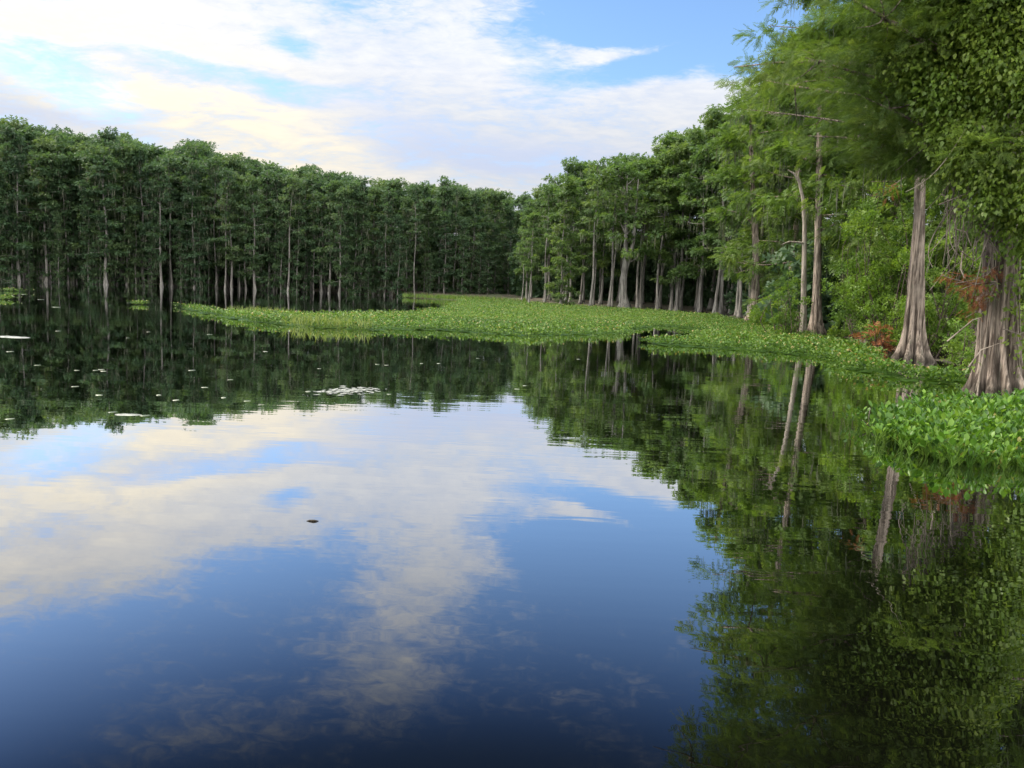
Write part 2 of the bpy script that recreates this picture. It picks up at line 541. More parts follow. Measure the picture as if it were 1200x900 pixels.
# ------------------------------------------------------------------ the far forest (left) and the block behind the mat (right)
VAR = []
for i, (R_, zc_, rt_, fl_, nl_, top_, sub_) in enumerate([
        (2.6, 1.2, .15, 1.9, 29, .82, 3), (3.1, 5.0, .20, 1.8, 22, .66, 3), (2.7, 8.0, .18, 2.3, 17, .6, 3), (3.0, 3.0, .24, 2.0, 26, .80, 3),
        (2.4, 6.0, .16, 2.2, 20, .7, 3), (3.2, 9.0, .21, 1.7, 17, .5, 3), (2.5, 0.9, .13, 1.8, 30, .88, 3), (2.9, 4.2, .22, 2.2, 23, .7, 3),
        (3.2, 7.0, .19, 1.9, 20, .6, 3), (2.3, 11.0, .17, 1.8, 13, .5, 3), (2.0, 12.5, .15, 2.0, 10, .45, 3), (3.4, 5.0, .2, 1.9, 15, .55, 4)]):
    VAR.append(make_cypress(100 + i, 20, R_, zc_, rt=rt_, flare=fl_, limbs=nl_, lean=0.014, per=88, size=.58, clump=.31, top=top_, sub=sub_, moss=44))
used = [False] * len(VAR)
LEFT_TOP = [(-200, 140), (0, 148), (22, 146), (45, 158), (85, 156), (110, 166), (125, 158), (150, 166), (200, 172), (235, 167), (262, 176), (300, 190), (320, 197), (360, 196), (400, 205), (430, 213), (470, 214), (510, 210), (540, 215), (570, 224), (592, 231), (640, 228)]
LEFT_D = [(-200, 98), (20, 104), (225, 116), (481, 122), (640, 140)]
RIGHT_TOP = [(585, 262), (600, 248), (625, 215), (640, 203), (660, 192), (690, 188), (715, 181), (740, 177), (760, 162), (780, 148), (810, 131), (840, 124), (870, 118), (930, 105)]


def lerp(tab, x):
    return float(np.interp(x, [t[0] for t in tab], [t[1] for t in tab]))


def put_tree(kind, px, Y, top_py, label, group, rz=None, z=None, wide=1.0):
    b = P(px, hz(px), Y)
    x, y = b[0], Y
    gz = float(ground_z(x, y)); gz = max(gz, -0.5) if z is None else z
    topx = px + (lerp([(0, 0), (1, 1)], 0))
    Ht = P(px, top_py, Y)[2] - gz
    s = Ht / 20.0
    rz = random.uniform(0, 6.28) if rz is None else rz
    w = s * wide * random.uniform(0.92, 1.12)
    root = VAR[kind]
    if not used[kind]:
        used[kind] = True
        root.location = (x, y, gz); root.scale = (w, w, s); root.rotation_euler = (0, 0, rz)
        return tag(root, label, 'tree', group)
    return place_copy(root, (x, y, gz), (w, w, s), rz, label, group)


rr_ = random.Random(21)
L_FRONT = 'dark cypress with pale swollen foot standing at the far waterline'
L_BACK = 'shaded cypress rising behind the front row of the far forest'
G_FRONT = 'cypresses along the far waterline'
G_BACK = 'cypresses inside the far forest'
for v in VAR: v['category'] = 'tree'
special_left = {4: ('tallest pale trunked cypress near the far left of the forest wall', 107, 30), }
px = -70.0; n = 0
while px < 585:
    Y = lerp(LEFT_D, px) + rr_.uniform(-2.0, 3.5)
    top = lerp(LEFT_TOP, px); h0 = hz(px)
    fr = rr_.choice([0.30, 0.42, 0.55, 0.68, 0.78, 0.86, 0.93, 0.97])
    put_tree(rr_.choice([0, 0, 0, 3, 3, 6, 6, 6, 1, 4, 7, 9, 10]), px, Y, h0 - (h0 - top) * fr, L_FRONT, G_FRONT, z=-0.45, wide=rr_.uniform(.72, 1.0))
    px += rr_.uniform(5.5, 12); n += 1
for row, (dy, step) in enumerate([(6, 20), (12, 21), (19, 20), (28, 20), (38, 22)]):
    px = -70.0 + row * 7
    while px < 640:
        Y = lerp(LEFT_D, px) + dy + rr_.uniform(-2.5, 2.5)
        top = lerp(LEFT_TOP, px); h0 = hz(px)
        fr = rr_.choice([0.84, 0.9, 0.94, 0.97, 1.0, 1.02])
        put_tree(rr_.choice([0, 1, 3, 4, 6, 7, 8, 3, 0, 2, 11, 5]), px, Y, h0 - (h0 - top) * fr, L_BACK, G_BACK, z=-0.4, wide=rr_.uniform(.85, 1.05))
        px += step * rr_.uniform(0.75, 1.25)

def greener(o):  # gives the crown needles with sunlight in their colour
    for c in o.children:
        if c.name.startswith('crown'):
            c.material_slots[0].link = 'OBJECT'; c.material_slots[0].material = MAT['cypress_mid']


# right block: the trees one can tell apart first
named = [
    (2, 621, 357.0, 248, 'lone small cypress with low crown at the tip of the wood behind the mat'),
    (0, 657, 359.5, 206, 'low bushy cypress next to the tip of the wood behind the mat'),
    (9, 693, 361.5, 196, 'cypress with tall bare pale trunk above the middle of the green mat'),
    (9, 715, 362.0, 192, 'cypress with straight pale trunk just beside the fork trunked one'),
    (10, 751, 363.0, 190, 'thin grey trunked cypress directly right of the fork trunked one'),
    (5, 788, 365.0, 170, 'cypress with wide flared foot left of the slim leaning trunks'),
    (10, 800, 365.5, 150, 'slim cypress with long clear trunk at the dark gap in the wood'),
    (9, 818, 366.0, 160, 'slim cypress leaning beside the dark gap in the wood'),
    (2, 841, 369.0, 140, 'cypress with broad bell shaped foot near the end of the wood'),
    (10, 858, 369.0, 150, 'crooked thin cypress beside the bell footed one at the wood end'),
]
for k, px, py, top, lab in named:
    g = G(px, py)
    greener(put_tree(k, px, g[1], top, lab, None, z=-0.1, wide=1.0))
L_R = 'lit green cypress standing deeper in the wood behind the floating mat'
G_R = 'cypresses deeper in the wood behind the mat'
for row, (dy, step) in enumerate([(4, 25), (9, 22), (15, 21), (22, 21), (31, 23)]):
    px = 612.0 + row * 5
    while px < 930:
        Yf = float(np.interp(px, [600, 700, 840, 885, 960], [108, 97, 88, 66, 56]))
        Y = Yf + dy + rr_.uniform(-2, 2)
        top = lerp(RIGHT_TOP, px); h0 = hz(px)
        fr = rr_.uniform(0.80, 1.0) if row else rr_.uniform(0.62, 0.92)
        greener(put_tree(rr_.choice([1, 2, 4, 5, 8, 9, 10, 9, 11, 2]), px, Y, h0 - (h0 - top) * fr, L_R, G_R, wide=rr_.uniform(.85, 1.1)))
        px += step * rr_.uniform(0.75, 1.25)

# understorey far inside both woods: one uncountable mass
rs = np.random.RandomState(77)
q = Q(); cl = []
for px in np.arange(-110, 660, 9.0):
    for dy in (30, 42, 54):
        Y = lerp(LEFT_D, px) + dy + rs.uniform(-3, 3); c = P(px, hz(px), Y)
        for z in (0.5, 1.9, 3.6, 6.0, 8.5):
            cl.append([c[0] + rs.normal() * 0.8, Y + rs.normal(), z + rs.normal() * 0.5, 1.5, 1.5, 1.3, 0, -0.5, 0])
for px in np.arange(612, 960, 9.0):
    Yf = float(np.interp(px, [600, 700, 840, 885, 960], [108, 97, 88, 66, 56]))
    for dy in (22, 30, 38, 46):
        c = P(px, hz(px), Yf + dy)
        for z in (.7, 1.9, 3.4, 5.2, 7.2, 9.2):
            cl.append([c[0] + rs.normal() * 0.8, Yf + dy + rs.normal(), z + rs.normal() * 0.5, 1.4, 1.4, 1.2, 0, -0.5, 0])
for px in np.arange(930, 1420, 16.0):
    for Y, zz in ((62, (1.2, 3.2, 5.5)), (50, (1.0, 2.6, 4.4)), (76, (1.5, 4, 7))):
        c = P(px, hz(px), Y + rs.uniform(-2, 2))
        for z in zz:
            cl.append([c[0] + rs.normal() * 0.6, c[1], z + rs.normal() * 0.4, 1.3, 1.3, 1.2, 0, -0.5, 0])
clumps_to(q, cl, 26, FEATHER_FAR, 0.95, rs, flat=0.9)
tag(q.build('forest_understorey', MAT['cypress_far']), 'dark tangled understorey deep between the trunks of both woods', 'undergrowth', kind='stuff')

# forked pale tree of the right block
def forked_tree():
    rs = np.random.RandomState(5)
    b = G(731, 363); Y = b[1]
    root = thing('cypress_tree', (b[0], b[1], 0), 'pale cypress forking low into twin trunks behind the mat', 'tree')
    q = Q()
    def L(px, py, dy=0): return P(px, py, Y + dy) - np.array([b[0], b[1], 0])
    base = np.array([[0, 0, -0.5], [0, 0, 0.2], [0, 0, 0.9]])
    p1 = np.concatenate([base, [L(730, 345), L(731, 325), L(733, 308), L(733, 285), L(734, 250), L(735, 205)]])
    q.tube(p1, [0.95, 0.85, 0.6, 0.5, 0.42, 0.36, 0.25, 0.18, 0.06], 12, fluting(6, .3, [1, 1, .7, .3, .1, 0, 0, 0, 0], rs))
    q.tube([L(731, 322), L(736, 308), L(742, 285), L(745, 255), L(748, 210)], [0.33, 0.28, 0.22, 0.15, 0.06], 8)
    cl = []
    for k in range(46):
        a = rs.uniform(0, 6.28); px = 735 + rs.normal() * 17; py = rs.uniform(188, 300)
        c = L(px, py, rs.normal() * 2.0); rr = rs.uniform(0.8, 1.3)
        cl.append([*c, rr, rr, rr * .4, math.cos(a), math.sin(a), 0])
        if k % 3 == 0: q.tube(limb_path(L(733 + (px - 733) * .2, py + 12), c, rs), np.linspace(.09, .02, 5), 4)
    q.build('trunk', MAT['bark_far'], root, True)
    c = Q(); clumps_to(c, cl, 60, FEATHER_FAR, 0.6, rs); c.build('crown', MAT['cypress_mid'], root)
    m = Q(); moss_to(m, np.array(cl)[::2, :3], rs, 7, (0.6, 2.0), 0.1, 0.5); m.build('moss_foliage', MAT['moss'], root)
forked_tree()


# ------------------------------------------------------------------ near and middle trees on the right bank
def custom_tree(name, label, base, trunk, rad, limbs, clumps, per, size, proto, leaf, bark='bark', flute=(8, 0.5), flare_h=1.6, moss=0, seed=1, droop=0.3, mossl=(0.4, 1.6), mossw=0.03, limb_r=0.09, sides=22):
    """trunk: world points; limbs: (start index fraction point, end point); clumps in world space"""
    rs = np.random.RandomState(seed)
    base = np.array(base, float)
    root = thing(name, tuple(base), label, 'tree')
    q = Q(); tr = np.array(trunk, float) - base
    # resample the trunk finely so that flutes show
    t = np.linspace(0, len(tr) - 1, len(tr) * 4)
    k = np.arange(len(tr))
    pts = np.stack([np.interp(t, k, tr[:, j]) for j in range(3)], 1); rd = np.interp(t, k, rad)
    lev = np.exp(-np.maximum(pts[:, 2], 0) / flare_h)
    q.tube(pts, rd, sides, fluting(flute[0], flute[1], lev + 0.12, rs))
    for a, b in limbs:
        pth = limb_path(np.array(a) - base, np.array(b) - base, rs, 0.07, 7)
        L = np.linalg.norm(pth[-1] - pth[0])
        q.tube(pth, np.linspace(limb_r, 0.012, 7), 6)
        for _ in range(int(L * 1.2)):
            s = rs.uniform(0.3, 0.95); i = int(s * 6); p0 = pth[i]
            d = rs.normal(size=3) * np.array([1, 1, 0.4]); d = d / np.linalg.norm(d) * rs.uniform(0.5, 1.2)
            q.tube(limb_path(p0, p0 + d, rs, 0.1, 4), np.linspace(limb_r * .3, 0.006, 4), 4)
    q.build('trunk', MAT[bark], root, True)
    if len(clumps):
        C = np.array(clumps, float); C[:, :3] -= base
        c = Q(); clumps_to(c, C, per, proto, size, rs, droop=droop); c.build('crown', MAT[leaf], root)
        if moss:
            an = C[rs.permutation(len(C))[:moss], :3]
            m = Q(); moss_to(m, an, rs, 9, mossl, mossw, 0.25); m.build('moss_foliage', MAT['moss'], root)
    return root


def along(a, b, n, rs, r, jit=0.4, flat=0.4):
    """n clumps from a to b"""
    a = np.array(a, float); b = np.array(b, float); o = nrm(b - a)
    out = []
    for i in range(n):
        t = (i + 0.5) / n
        c = a + (b - a) * t + rs.normal(size=3) * np.array([jit, jit, jit * 0.5])
        k = r * rs.uniform(0.7, 1.25) * (1.1 - 0.4 * t)
        out.append([*c, k, k, k * flat, *o])
    return out


# --- B: the fluted trunk standing in the water
rs = np.random.RandomState(31)
YB = G(1068, 422)[1]
bB = G(1068, 422); bB[2] = 0
B_ = lambda px, py, dy=0: P(px, py, YB + dy)
trunkB = [bB + [0, 0, -0.6], bB, B_(1069, 412), B_(1070, 400), B_(1071, 385), B_(1073, 345), B_(1075, 300), B_(1077, 262), B_(1079, 180), B_(1080, 60), B_(1080, -80), B_(1079, -220), B_(1078, -330)]
radB = [.62, .56, .45, .38, .325, .27, .225, .185, .17, .15, .13, .09, .03]
limbsB = []; clB = []
for (px, py, dy, n, r) in [(872, 78, 0, 9, .75), (872, 128, 1, 8, .6), (900, 30, 0, 8, .8), (930, 100, 1.5, 7, .8), (960, 20, -1, 7, .9), 
                           (920, -30, 1, 8, .9), (1000, -60, 2, 6, 1.0), (1010, 70, 2, 5, .8), (1050, 40, -2, 4, .8), (955, -110, 0, 7, 1.0), (900, -150, 2, 9, 1.0),
                           (1150, -120, 2, 5, 1.0), (1010, -200, -1, 6, 1.0), (1100, -260, 0, 4, 1.0), (960, -260, 1, 7, 1.0), (1040, -320, 1, 5, .9), (1180, -30, 4, 6, .9)]:
    e = B_(px, py, dy); s = B_(1079, min(py + 30, 200))
    limbsB.append((s, e)); clB += along(s + (e - s) * 0.3, e + (e - s) * 0.05, n, rs, r)
for i in range(24):
    px = rs.uniform(905, 1180); py = rs.uniform(-330, 130)
    e = B_(px, py, rs.uniform(-2, 3)); r = rs.uniform(.7, 1.2)
    clB.append([*e, r, r, r * .45, rs.normal(), rs.normal(), 0])
custom_tree('cypress_tree', 'cypress with fluted pinkish foot standing in shallow water by the dense near mat', bB, trunkB, radB, limbsB, clB, 230, 0.40, FEATHER_NEAR, 'cypress_lit', moss=20, seed=41, flare_h=1.3, limb_r=.05, sides=72)
# soft green bough of B, hanging in front of its trunk
# --- A: the big buttressed trunk at the frame's right
YA = G(1172, 460)[1]
bA = G(1172, 460); bA[2] = 0
A_ = lambda px, py, dy=0: P(px, py, YA + dy)
trunkA = [bA + [0, 0, -0.6], bA, A_(1171, 445), A_(1170, 425), A_(1170, 400), A_(1170, 350), A_(1173, 290), A_(1178, 220), A_(1186, 120), A_(1192, -20), A_(1196, -200), A_(1198, -400), A_(1198, -560)]
radA = [.66, .58, .47, .40, .37, .35, .33, .31, 0.29, 0.33, 0.27, 0.16, 0.05]
limbsA = []; clA = []
for (px, py, Y, n, r) in [(808, 758, 21, 10, .62), (765, 872, 20, 11, .55), (840, 735, 23, 8, .7), (880, 790, 19, 8, .8), (800, 905, 21, 9, .8), (860, 880, 18, 8, .8),
                          (900, 690, 22, 7, .8), (940, 760, 19, 6, .9), (760, 960, 20, 10, .85), (900, 950, 17, 8, .9), (1000, 860, 18, 6, 1.0), (830, 1060, 19, 9, 1.0), (980, 1000, 17, 6, 1.0),
                          (1080, 760, 17, 5, .9), (1100, 920, 20, 5, 1.0), (930, 1150, 19, 7, 1.0), (1250, 800, 22, 5, 1.0), (1300, 950, 20, 5, 1.0)]:
    e = RFL(px, py, Y)
    zz = max(4.0, e[2] - 1.5)
    k = int(np.argmin([abs(p[2] - zz) for p in trunkA])); s = trunkA[k].copy()
    limbsA.append((s, e)); clA += along(s + (e - s) * 0.35, e, n, rs, r)
for i in range(70):
    px = rs.uniform(880, 1330); py = rs.uniform(700, 1300)
    if py < 1020 - (px - 880) * .75 or (px > 1050 and py < 1080): continue
    e = RFL(px, py, rs.uniform(16, 23)); r = rs.uniform(.8, 1.3)
    clA.append([*e, r, r, r * .5, rs.normal(), rs.normal(), 0])
custom_tree('cypress_tree', 'massive buttressed cypress trunk wrapped in vines at the frame edge', bA, trunkA, radA, limbsA, clA, 190, 0.40, FEATHER_NEAR, 'cypress', moss=5, seed=43, flute=(11, 0.55), flare_h=1.1, sides=96, limb_r=0.09)

# --- C: tall straight trunk
YC = G(956, 392)[1]
bC = G(956, 392); bC[2] = 0
C_ = lambda px, py, dy=0: P(px, py, YC + dy)
trunkC = [bC + [0, 0, -0.6], bC, C_(956, 384), C_(956.5, 375), C_(957, 362), C_(958, 320), C_(959, 260), C_(960, 200), C_(962, 120), C_(964, 20), C_(966, -100), C_(967, -200)]
radC = [.54, .49, .40, .32, .265, .22, .20, .185, .165, .13, .09, .03]
limbsC = []; clC = []
for (px, py, dy, n, r) in [(905, 170, 0, 5, .9), (1010, 180, 1, 5, .9), (900, 100, 2, 6, 1.0), (1020, 110, -1, 5, 1.0), (920, 40, 0, 6, 1.1), (1005, 40, 2, 5, 1.1), (930, 225, 4, 4, .9), (1000, 240, 4, 4, .9),
                           (910, -30, -1, 6, 1.2), (1015, -40, 1, 6, 1.2), (960, -110, -2, 4, 1.1), (930, -160, 1, 5, 1.1), (1000, -170, 0, 4, 1.1)]:
    e = C_(px, py, dy); s = C_(961, min(py + 25, 215))
    limbsC.append((s, e)); clC += along(s + (e - s) * 0.25, e, n, rs, r)
for px, py in ((938, 178), (980, 262)):
    limbsC.append((C_(960, py + 8), C_(px, py, -0.5)))
custom_tree('cypress_tree', 'tall straight grey cypress trunk rising from the bank behind the mat', bC, trunkC, radC, limbsC, clC, 85, 0.6, FEATHER_MID, 'cypress_lit', moss=40, seed=47, flare_h=1.2, mossl=(.6, 2.2), mossw=.05)

# --- dead leaning trunk and its dark stump
YD = YC - 2.0
bD = P(941, 390, YD); bD[2] = 0
D_ = lambda px, py, dy=0: P(px, py, YD + dy)
rs2 = np.random.RandomState(9)
root = thing('dead_tree', tuple(bD), 'pale crooked dead trunk with a bent bare top beside the tall straight cypress', 'dead tree')
q = Q(); o_ = bD
q.tube(np.array([D_(941, 392), D_(942, 360), D_(942, 330), D_(942.5, 300), D_(943, 265), D_(941, 232), D_(936, 212), D_(930, 203), D_(923, 199)]) - o_, [.22, .18, .15, .135, .12, .10, .075, .055, .025], 10)
q.tube(np.array([D_(938, 216), D_(935, 206), D_(937, 198)]) - o_, [.08, .05, .02], 6)
q.tube(np.array([D_(943, 285), D_(925, 283, -.4), D_(915, 287, -.8)]) - o_, [.07, .04, .015], 6)
q.build('trunk', MAT['bone'], root, True)
root = thing('stump', tuple(P(936, 391, YC - 1.0) * [1, 1, 0]), 'short dark broken stump at the foot of the tall straight cypress', 'stump')
q = Q(); q.tube(np.array([[0, 0, -.4], [0, 0, 0], [.02, 0, .5], [.05, 0, 1.0], [.06, 0, 1.35], [.06, 0, 1.36]]), [.42, .4, .33, .3, .27, .02], 14, fluting(7, .4, [1, 1, .8, .6, .9, 1], rs2))
q.build('trunk', MAT['bark_dark'], root, True)

# --- middle trees with fine crowns (one mesh set each kind, then copies)
MID = [make_cypress(300 + i, 20, [4.4, 5.0, 4.0][i], [2.6, 4.2, 1.6][i], rt=.27, flare=2.6, limbs=[40, 38, 44][i], per=62, size=0.62, proto=FEATHER_MID, leaf=['cypress', 'cypress_lit', 'cypress'][i], bark='bark', moss=70, mossw=.06, mossl=(.6, 2.2), sides=10, sub=4, clump=.27) for i in range(3)]
mused = [False] * 3


def put_mid(kind, px, Y, top_py, label, wide=1.0, rz=0.0):
    b = P(px, hz(px), Y); gz = max(float(ground_z(b[0], Y)), -0.3)
    s = (P(px, top_py, Y)[2] - gz) / 20
    r = MID[kind]
    if not mused[kind]:
        mused[kind] = True
        r.location = (b[0], Y, gz); r.scale = (s * wide, s * wide, s); r.rotation_euler = (0, 0, rz)
        return tag(r, label, 'tree')
    return place_copy(r, (b[0], Y, gz), (s * wide, s * wide, s), rz, label, None)


rs = np.random.RandomState(35)
YE = G(884, 378)[1]; bE = G(884, 378); bE[2] = 0
E_ = lambda px, py, dy=0: P(px, py, YE + dy)
trunkE = [bE + [0, 0, -.5], bE, E_(884, 372), E_(884.5, 365), E_(885, 352), E_(885.5, 320), E_(886, 290), E_(884, 255), E_(882, 220), E_(880, 170), E_(880, 120), E_(880, 92)]
limbsE = []; clE = []
for (px, py, dy, n, r) in [(845, 290, 0, 5, .9), (920, 300, -1, 4, .9), (838, 245, 1, 5, 1.0), (925, 240, 1, 5, 1.0), (850, 200, 0, 5, 1.0), (920, 185, -1, 5, 1.0), (848, 160, 1, 5, 1.1), (915, 140, 0, 5, 1.1), (862, 120, -1, 4, 1.0), (900, 105, 1, 4, 1.0),
                           (870, 230, -3, 4, .9), (895, 160, -3, 4, .9), (880, 190, 4, 4, 1.0), (885, 270, 5, 4, 1.0), (860, 320, -1, 3, .8), (878, 95, 0, 2, .9)]:
    e = E_(px, py, dy); s = E_(882, min(py + 18, 315)); limbsE.append((s, e)); clE += along(s + (e - s) * .35, e, n, rs, r)
custom_tree('cypress_tree', 'feathery light green cypress with flared grey foot between wood and tall trunk', bE, trunkE, [.85, .78, .58, .42, .34, .29, .27, .24, .2, .15, .09, .03], limbsE, clE, 85, .62, FEATHER_MID, 'cypress_lit', moss=46, seed=49, flare_h=1.0, mossl=(.8, 2.6), mossw=.06)
put_mid(0, 903, 70, 80, 'dense cypress behind the feathery light green one', 1.0, 1.1)
put_mid(2, 925, 58, 40, 'leafy cypress directly behind the pale dead trunk', .9, 2.0)
put_mid(0, 985, 57, 10, 'full crowned cypress close behind the tall straight trunk', .9, 2.7)
put_mid(1, 1008, 47, -30, 'bright green cypress on the bank above the rusty bush', .85, .8)
put_mid(2, 1040, 44, -60, 'dark green cypress behind the trunk standing in water', .9, 3.4)
put_mid(0, 1105, 40, -120, 'cypress deep in the bank between the two nearest trunks', .85, 4.1)
put_mid(1, 1145, 35, -160, 'light green cypress close behind the vine curtain', .8, 5.2)
put_mid(2, 1200, 33, -200, 'cypress behind the massive buttressed trunk', .9, .2)
put_mid(0, 1270, 30, -200, 'dark cypress at the bank beyond the frame edge', .9, 1.7)


# ------------------------------------------------------------------ shrubs
def shrub(px, py, Y, rx, rz_, label, leaf='shrub', proto=BUNCH, size=0.15, per=70, seed=1, n=12, name='shrub', cat='shrub', zb=None):
    rs = np.random.RandomState(seed)
    c = P(px, py, Y); gz = float(ground_z(c[0], Y)) if zb is None else zb
    root = thing(name, (c[0], Y, gz), label, cat)
    cz = c[2] - gz
    st = Q(); cl = []
    for i in range(n):
        a = rs.uniform(0, 6.28); k = rs.uniform(0, 1) ** .5
        e = np.array([math.cos(a) * rx * k, math.sin(a) * rx * k * .8, max(0.15, cz + rs.uniform(-1, 1) * rz_ * math.sqrt(1 - k * k * .7))])
        st.tube(limb_path((rs.normal() * .15, rs.normal() * .15, -.1), e, rs, .1), np.linspace(.035, .008, 5), 5)
        r = rx * rs.uniform(.28, .45)
        cl.append([*e, r, r, r * .7, math.cos(a), math.sin(a), .3])
        cl.append([e[0] * .8, e[1] * .8, e[2] * .5, r, r, r * .7, math.cos(a), math.sin(a), .3])
    st.build('stem', MAT['bark_dark'], root)
    q = Q(); clumps_to(q, cl, per, proto, size, rs, droop=.1, flat=.9); q.build('foliage', MAT[leaf], root)
    return root


shrub(924, 352, 43.2, 1.15, 1.5, 'rounded leafy bush beside the dark broken stump', seed=2, n=16, size=.13, per=100)
shrub(905, 366, 55, 1.9, 1.0, 'low green bush behind the flared grey foot', seed=3, size=.17, per=55)
shrub(996, 350, 51, 2.6, 2.4, 'tall leafy bush right of the tall straight trunk', seed=4, n=18, size=.16, per=60)
shrub(1030, 330, 38, 2.4, 2.6, 'bright yellow green bush left of the trunk standing in water', seed=5, n=20, size=.15, per=70)
shrub(1015, 285, 43, 2.3, 1.8, 'high bright bush crown above the rusty bush', seed=15, n=14, size=.15, per=70)
shrub(1040, 372, 34, 1.1, .9, 'small dense bush close behind the trunk standing in water', seed=6, size=.12, per=110)
shrub(1112, 385, 30, 1.0, .9, 'fresh green bush in the hollow between the two nearest trunks', seed=7, size=.12, per=120)
shrub(1100, 330, 30, 1.7, 1.7, 'shaded bush behind the hanging dead stems', seed=8, n=16, size=.13, per=90)
shrub(1135, 400, 24, .8, .7, 'small bush against the buttressed trunk', seed=10, size=.1, per=150)
shrub(1215, 400, 22, 1.3, 1.6, 'bush crowding the far side of the buttressed trunk', seed=11, size=.11, per=120)
shrub(1058, 250, 36, 2.0, 1.9, 'tall shrub leaning out over the trunk standing in water', seed=12, n=16, size=.15, per=80)
shrub(1026, 392, 31, .7, .36, 'low rusty brown dead bush on the bank', leaf='rust', proto=FEATHER_MID, size=.3, per=120, seed=13, n=10)
shrub(992, 391, 45.5, 1.1, .4, 'low scrub on the mud at the foot of the tall straight trunk', seed=14, size=.13, per=80)
shrub(1098, 405, 31, .9, .35, 'low weeds on the mud behind the trunk standing in water', seed=16, size=.09, per=140)

# ------------------------------------------------------------------ vines on the big trunk
rs = np.random.RandomState(61)
root = thing('climbing_vine', (bA[0], bA[1], 0), 'thick curtain of glossy leafed vine draped over the massive trunk', 'vine')
cl = []; st = Q()
top_edge, low = [], []
k = 0
while len(cl) < 250:
    px = rs.uniform(1035, 1260); py = rs.uniform(-70, 370)
    lo = np.interp(px, [1035, 1060, 1085, 1110, 1150, 1175, 1200, 1260], [120, 135, 130, 180, 238, 262, 330, 370])
    le = np.interp(py, [-150, 0, 60, 130, 200, 330], [1060, 1035, 1040, 1050, 1105, 1150])
    if py > lo or px < le: continue
    if 1176 < px < 1215 and 120 < py < 215: continue
    Y = YA - 1.0 - rs.uniform(0, 1.0) + (1200 - px) * 0.012
    c = P(px, py, Y); r = rs.uniform(.42, .8)
    cl.append([*(c - bA), r, r * .8, r * .75, -.5, -.5, -.6])
q = Q(); clumps_to(q, cl, 700, BROAD, .12, rs, droop=.55, flat=.5, spread=.5)
for (px, py) in ((1150, 340), (1160, 300), (1186, 330), (1140, 420), (1192, 390), (1185, 300), (1165, 262), (1193, 360), (1200, 320), (1196, 290), (1205, 400), (1188, 340), (1155, 318), (1198, 430), (1150, 360), (1180, 312), (1172, 330), (1192, 375), (1160, 345), (1186, 405), (1200, 350), (1168, 300), (1178, 362)):
    c = P(px, py, YA - .6) - bA
    clumps_to(q, [[*c, .25, .2, .35, -.3, -.7, -.3]], 180, BROAD, .13, rs, droop=.4, flat=.8)
for i in range(5):
    a = P(rs.uniform(1090, 1220), rs.uniform(20, 200), YA - rs.uniform(.2, 1.4)) - bA
    b = a + np.array([rs.normal() * .5 - .4, rs.normal() * .3, -rs.uniform(.8, 2.2)])
    st.tube(limb_path(a, b, rs, .08, 7), np.linspace(.012, .005, 7), 5)
for i in range(6):   # stems twining up the trunk
    a0 = rs.uniform(3.4, 6.0); pts = []
    for j in range(14):
        z = j / 13 * 5.5; kx = np.interp(z, [p[2] for p in trunkA], [p[0] for p in trunkA]); ky = np.interp(z, [p[2] for p in trunkA], [p[1] for p in trunkA])
        rr = np.interp(z, [p[2] for p in trunkA], radA) * 1.12 + .03; a = a0 + .35 * math.sin(z * .9 + i * 1.7) + z * .05 * (i % 3 - 1)
        pts.append([kx + math.cos(a) * rr - bA[0], ky + math.sin(a) * rr - bA[1], z])
    st.tube(pts, np.linspace(.022, .010, 14), 5)
st.build('stem', MAT['twig'], root, True); q.build('foliage', MAT['vine'], root)

# soft bough in front
root = thing('cypress_bough', tuple(P(1075, 175, YA + 1)), 'soft feathery cypress bough hanging just under the vine curtain', 'branch')
o_ = P(1075, 175, YA + 1)
st = Q(); cl = []
s0 = P(1175, 120, YA + .3) - o_
for (px, py) in ((1045, 160), (1060, 185), (1080, 205), (1095, 180), (1070, 150), (1105, 215), (1050, 200)):
    e = P(px, py, YA + 1 + rs.uniform(-.4, .4)) - o_
    st.tube(limb_path(s0, e, rs, .06, 6), np.linspace(.04, .008, 6), 5)
    cl += along(s0 + (e - s0) * .6, e, 3, rs, .42, .15, .6)
q = Q(); clumps_to(q, cl, 300, FEATHER_NEAR, .3, rs, droop=.5)
st.build('limb', MAT['twig'], root); q.build('foliage', MAT['cypress_lit'], root)

# dead stems hanging beside the trunk
rs = np.random.RandomState(71)
o_ = P(1130, 260, YA - .2)
root = thing('dead_branches', tuple(o_), 'tangle of bare grey dead stems hanging beside the massive trunk', 'dead branches')
q = Q()
for i in range(46):
    px = rs.uniform(1098, 1170); py = rs.uniform(190, 260)
    a = P(px, py, YA - rs.uniform(-.6, .8)); L = rs.uniform(30, 120)
    b = P(px + rs.uniform(-35, 12), py + L, YA - rs.uniform(-.6, .8))
    q.tube(limb_path(a, b, rs, .13, 8) - o_, np.linspace(.013, .005, 8) * rs.uniform(.7, 1.5), 5)
for pts in ([(1165, 262), (1150, 300), (1142, 306), (1125, 294), (1115, 272)], [(1128, 294), (1126, 316), (1130, 326)], [(1100, 240), (1110, 236), (1130, 228)], [(1148, 262), (1172, 300), (1160, 270)], [(1118, 268), (1132, 272), (1138, 288)],
            [(1110, 400), (1128, 385), (1140, 375), (1150, 372)], [(1135, 430), (1150, 410), (1172, 402)], [(1175, 385), (1195, 392), (1215, 380)]):
    pp = np.array([P(a, b, YA - .7 - .1 * i) for i, (a, b) in enumerate(pts)]) - o_
    q.tube(pp, np.linspace(.018, .008, len(pp)), 6)
q.build('stem', MAT['twig'], root, True)

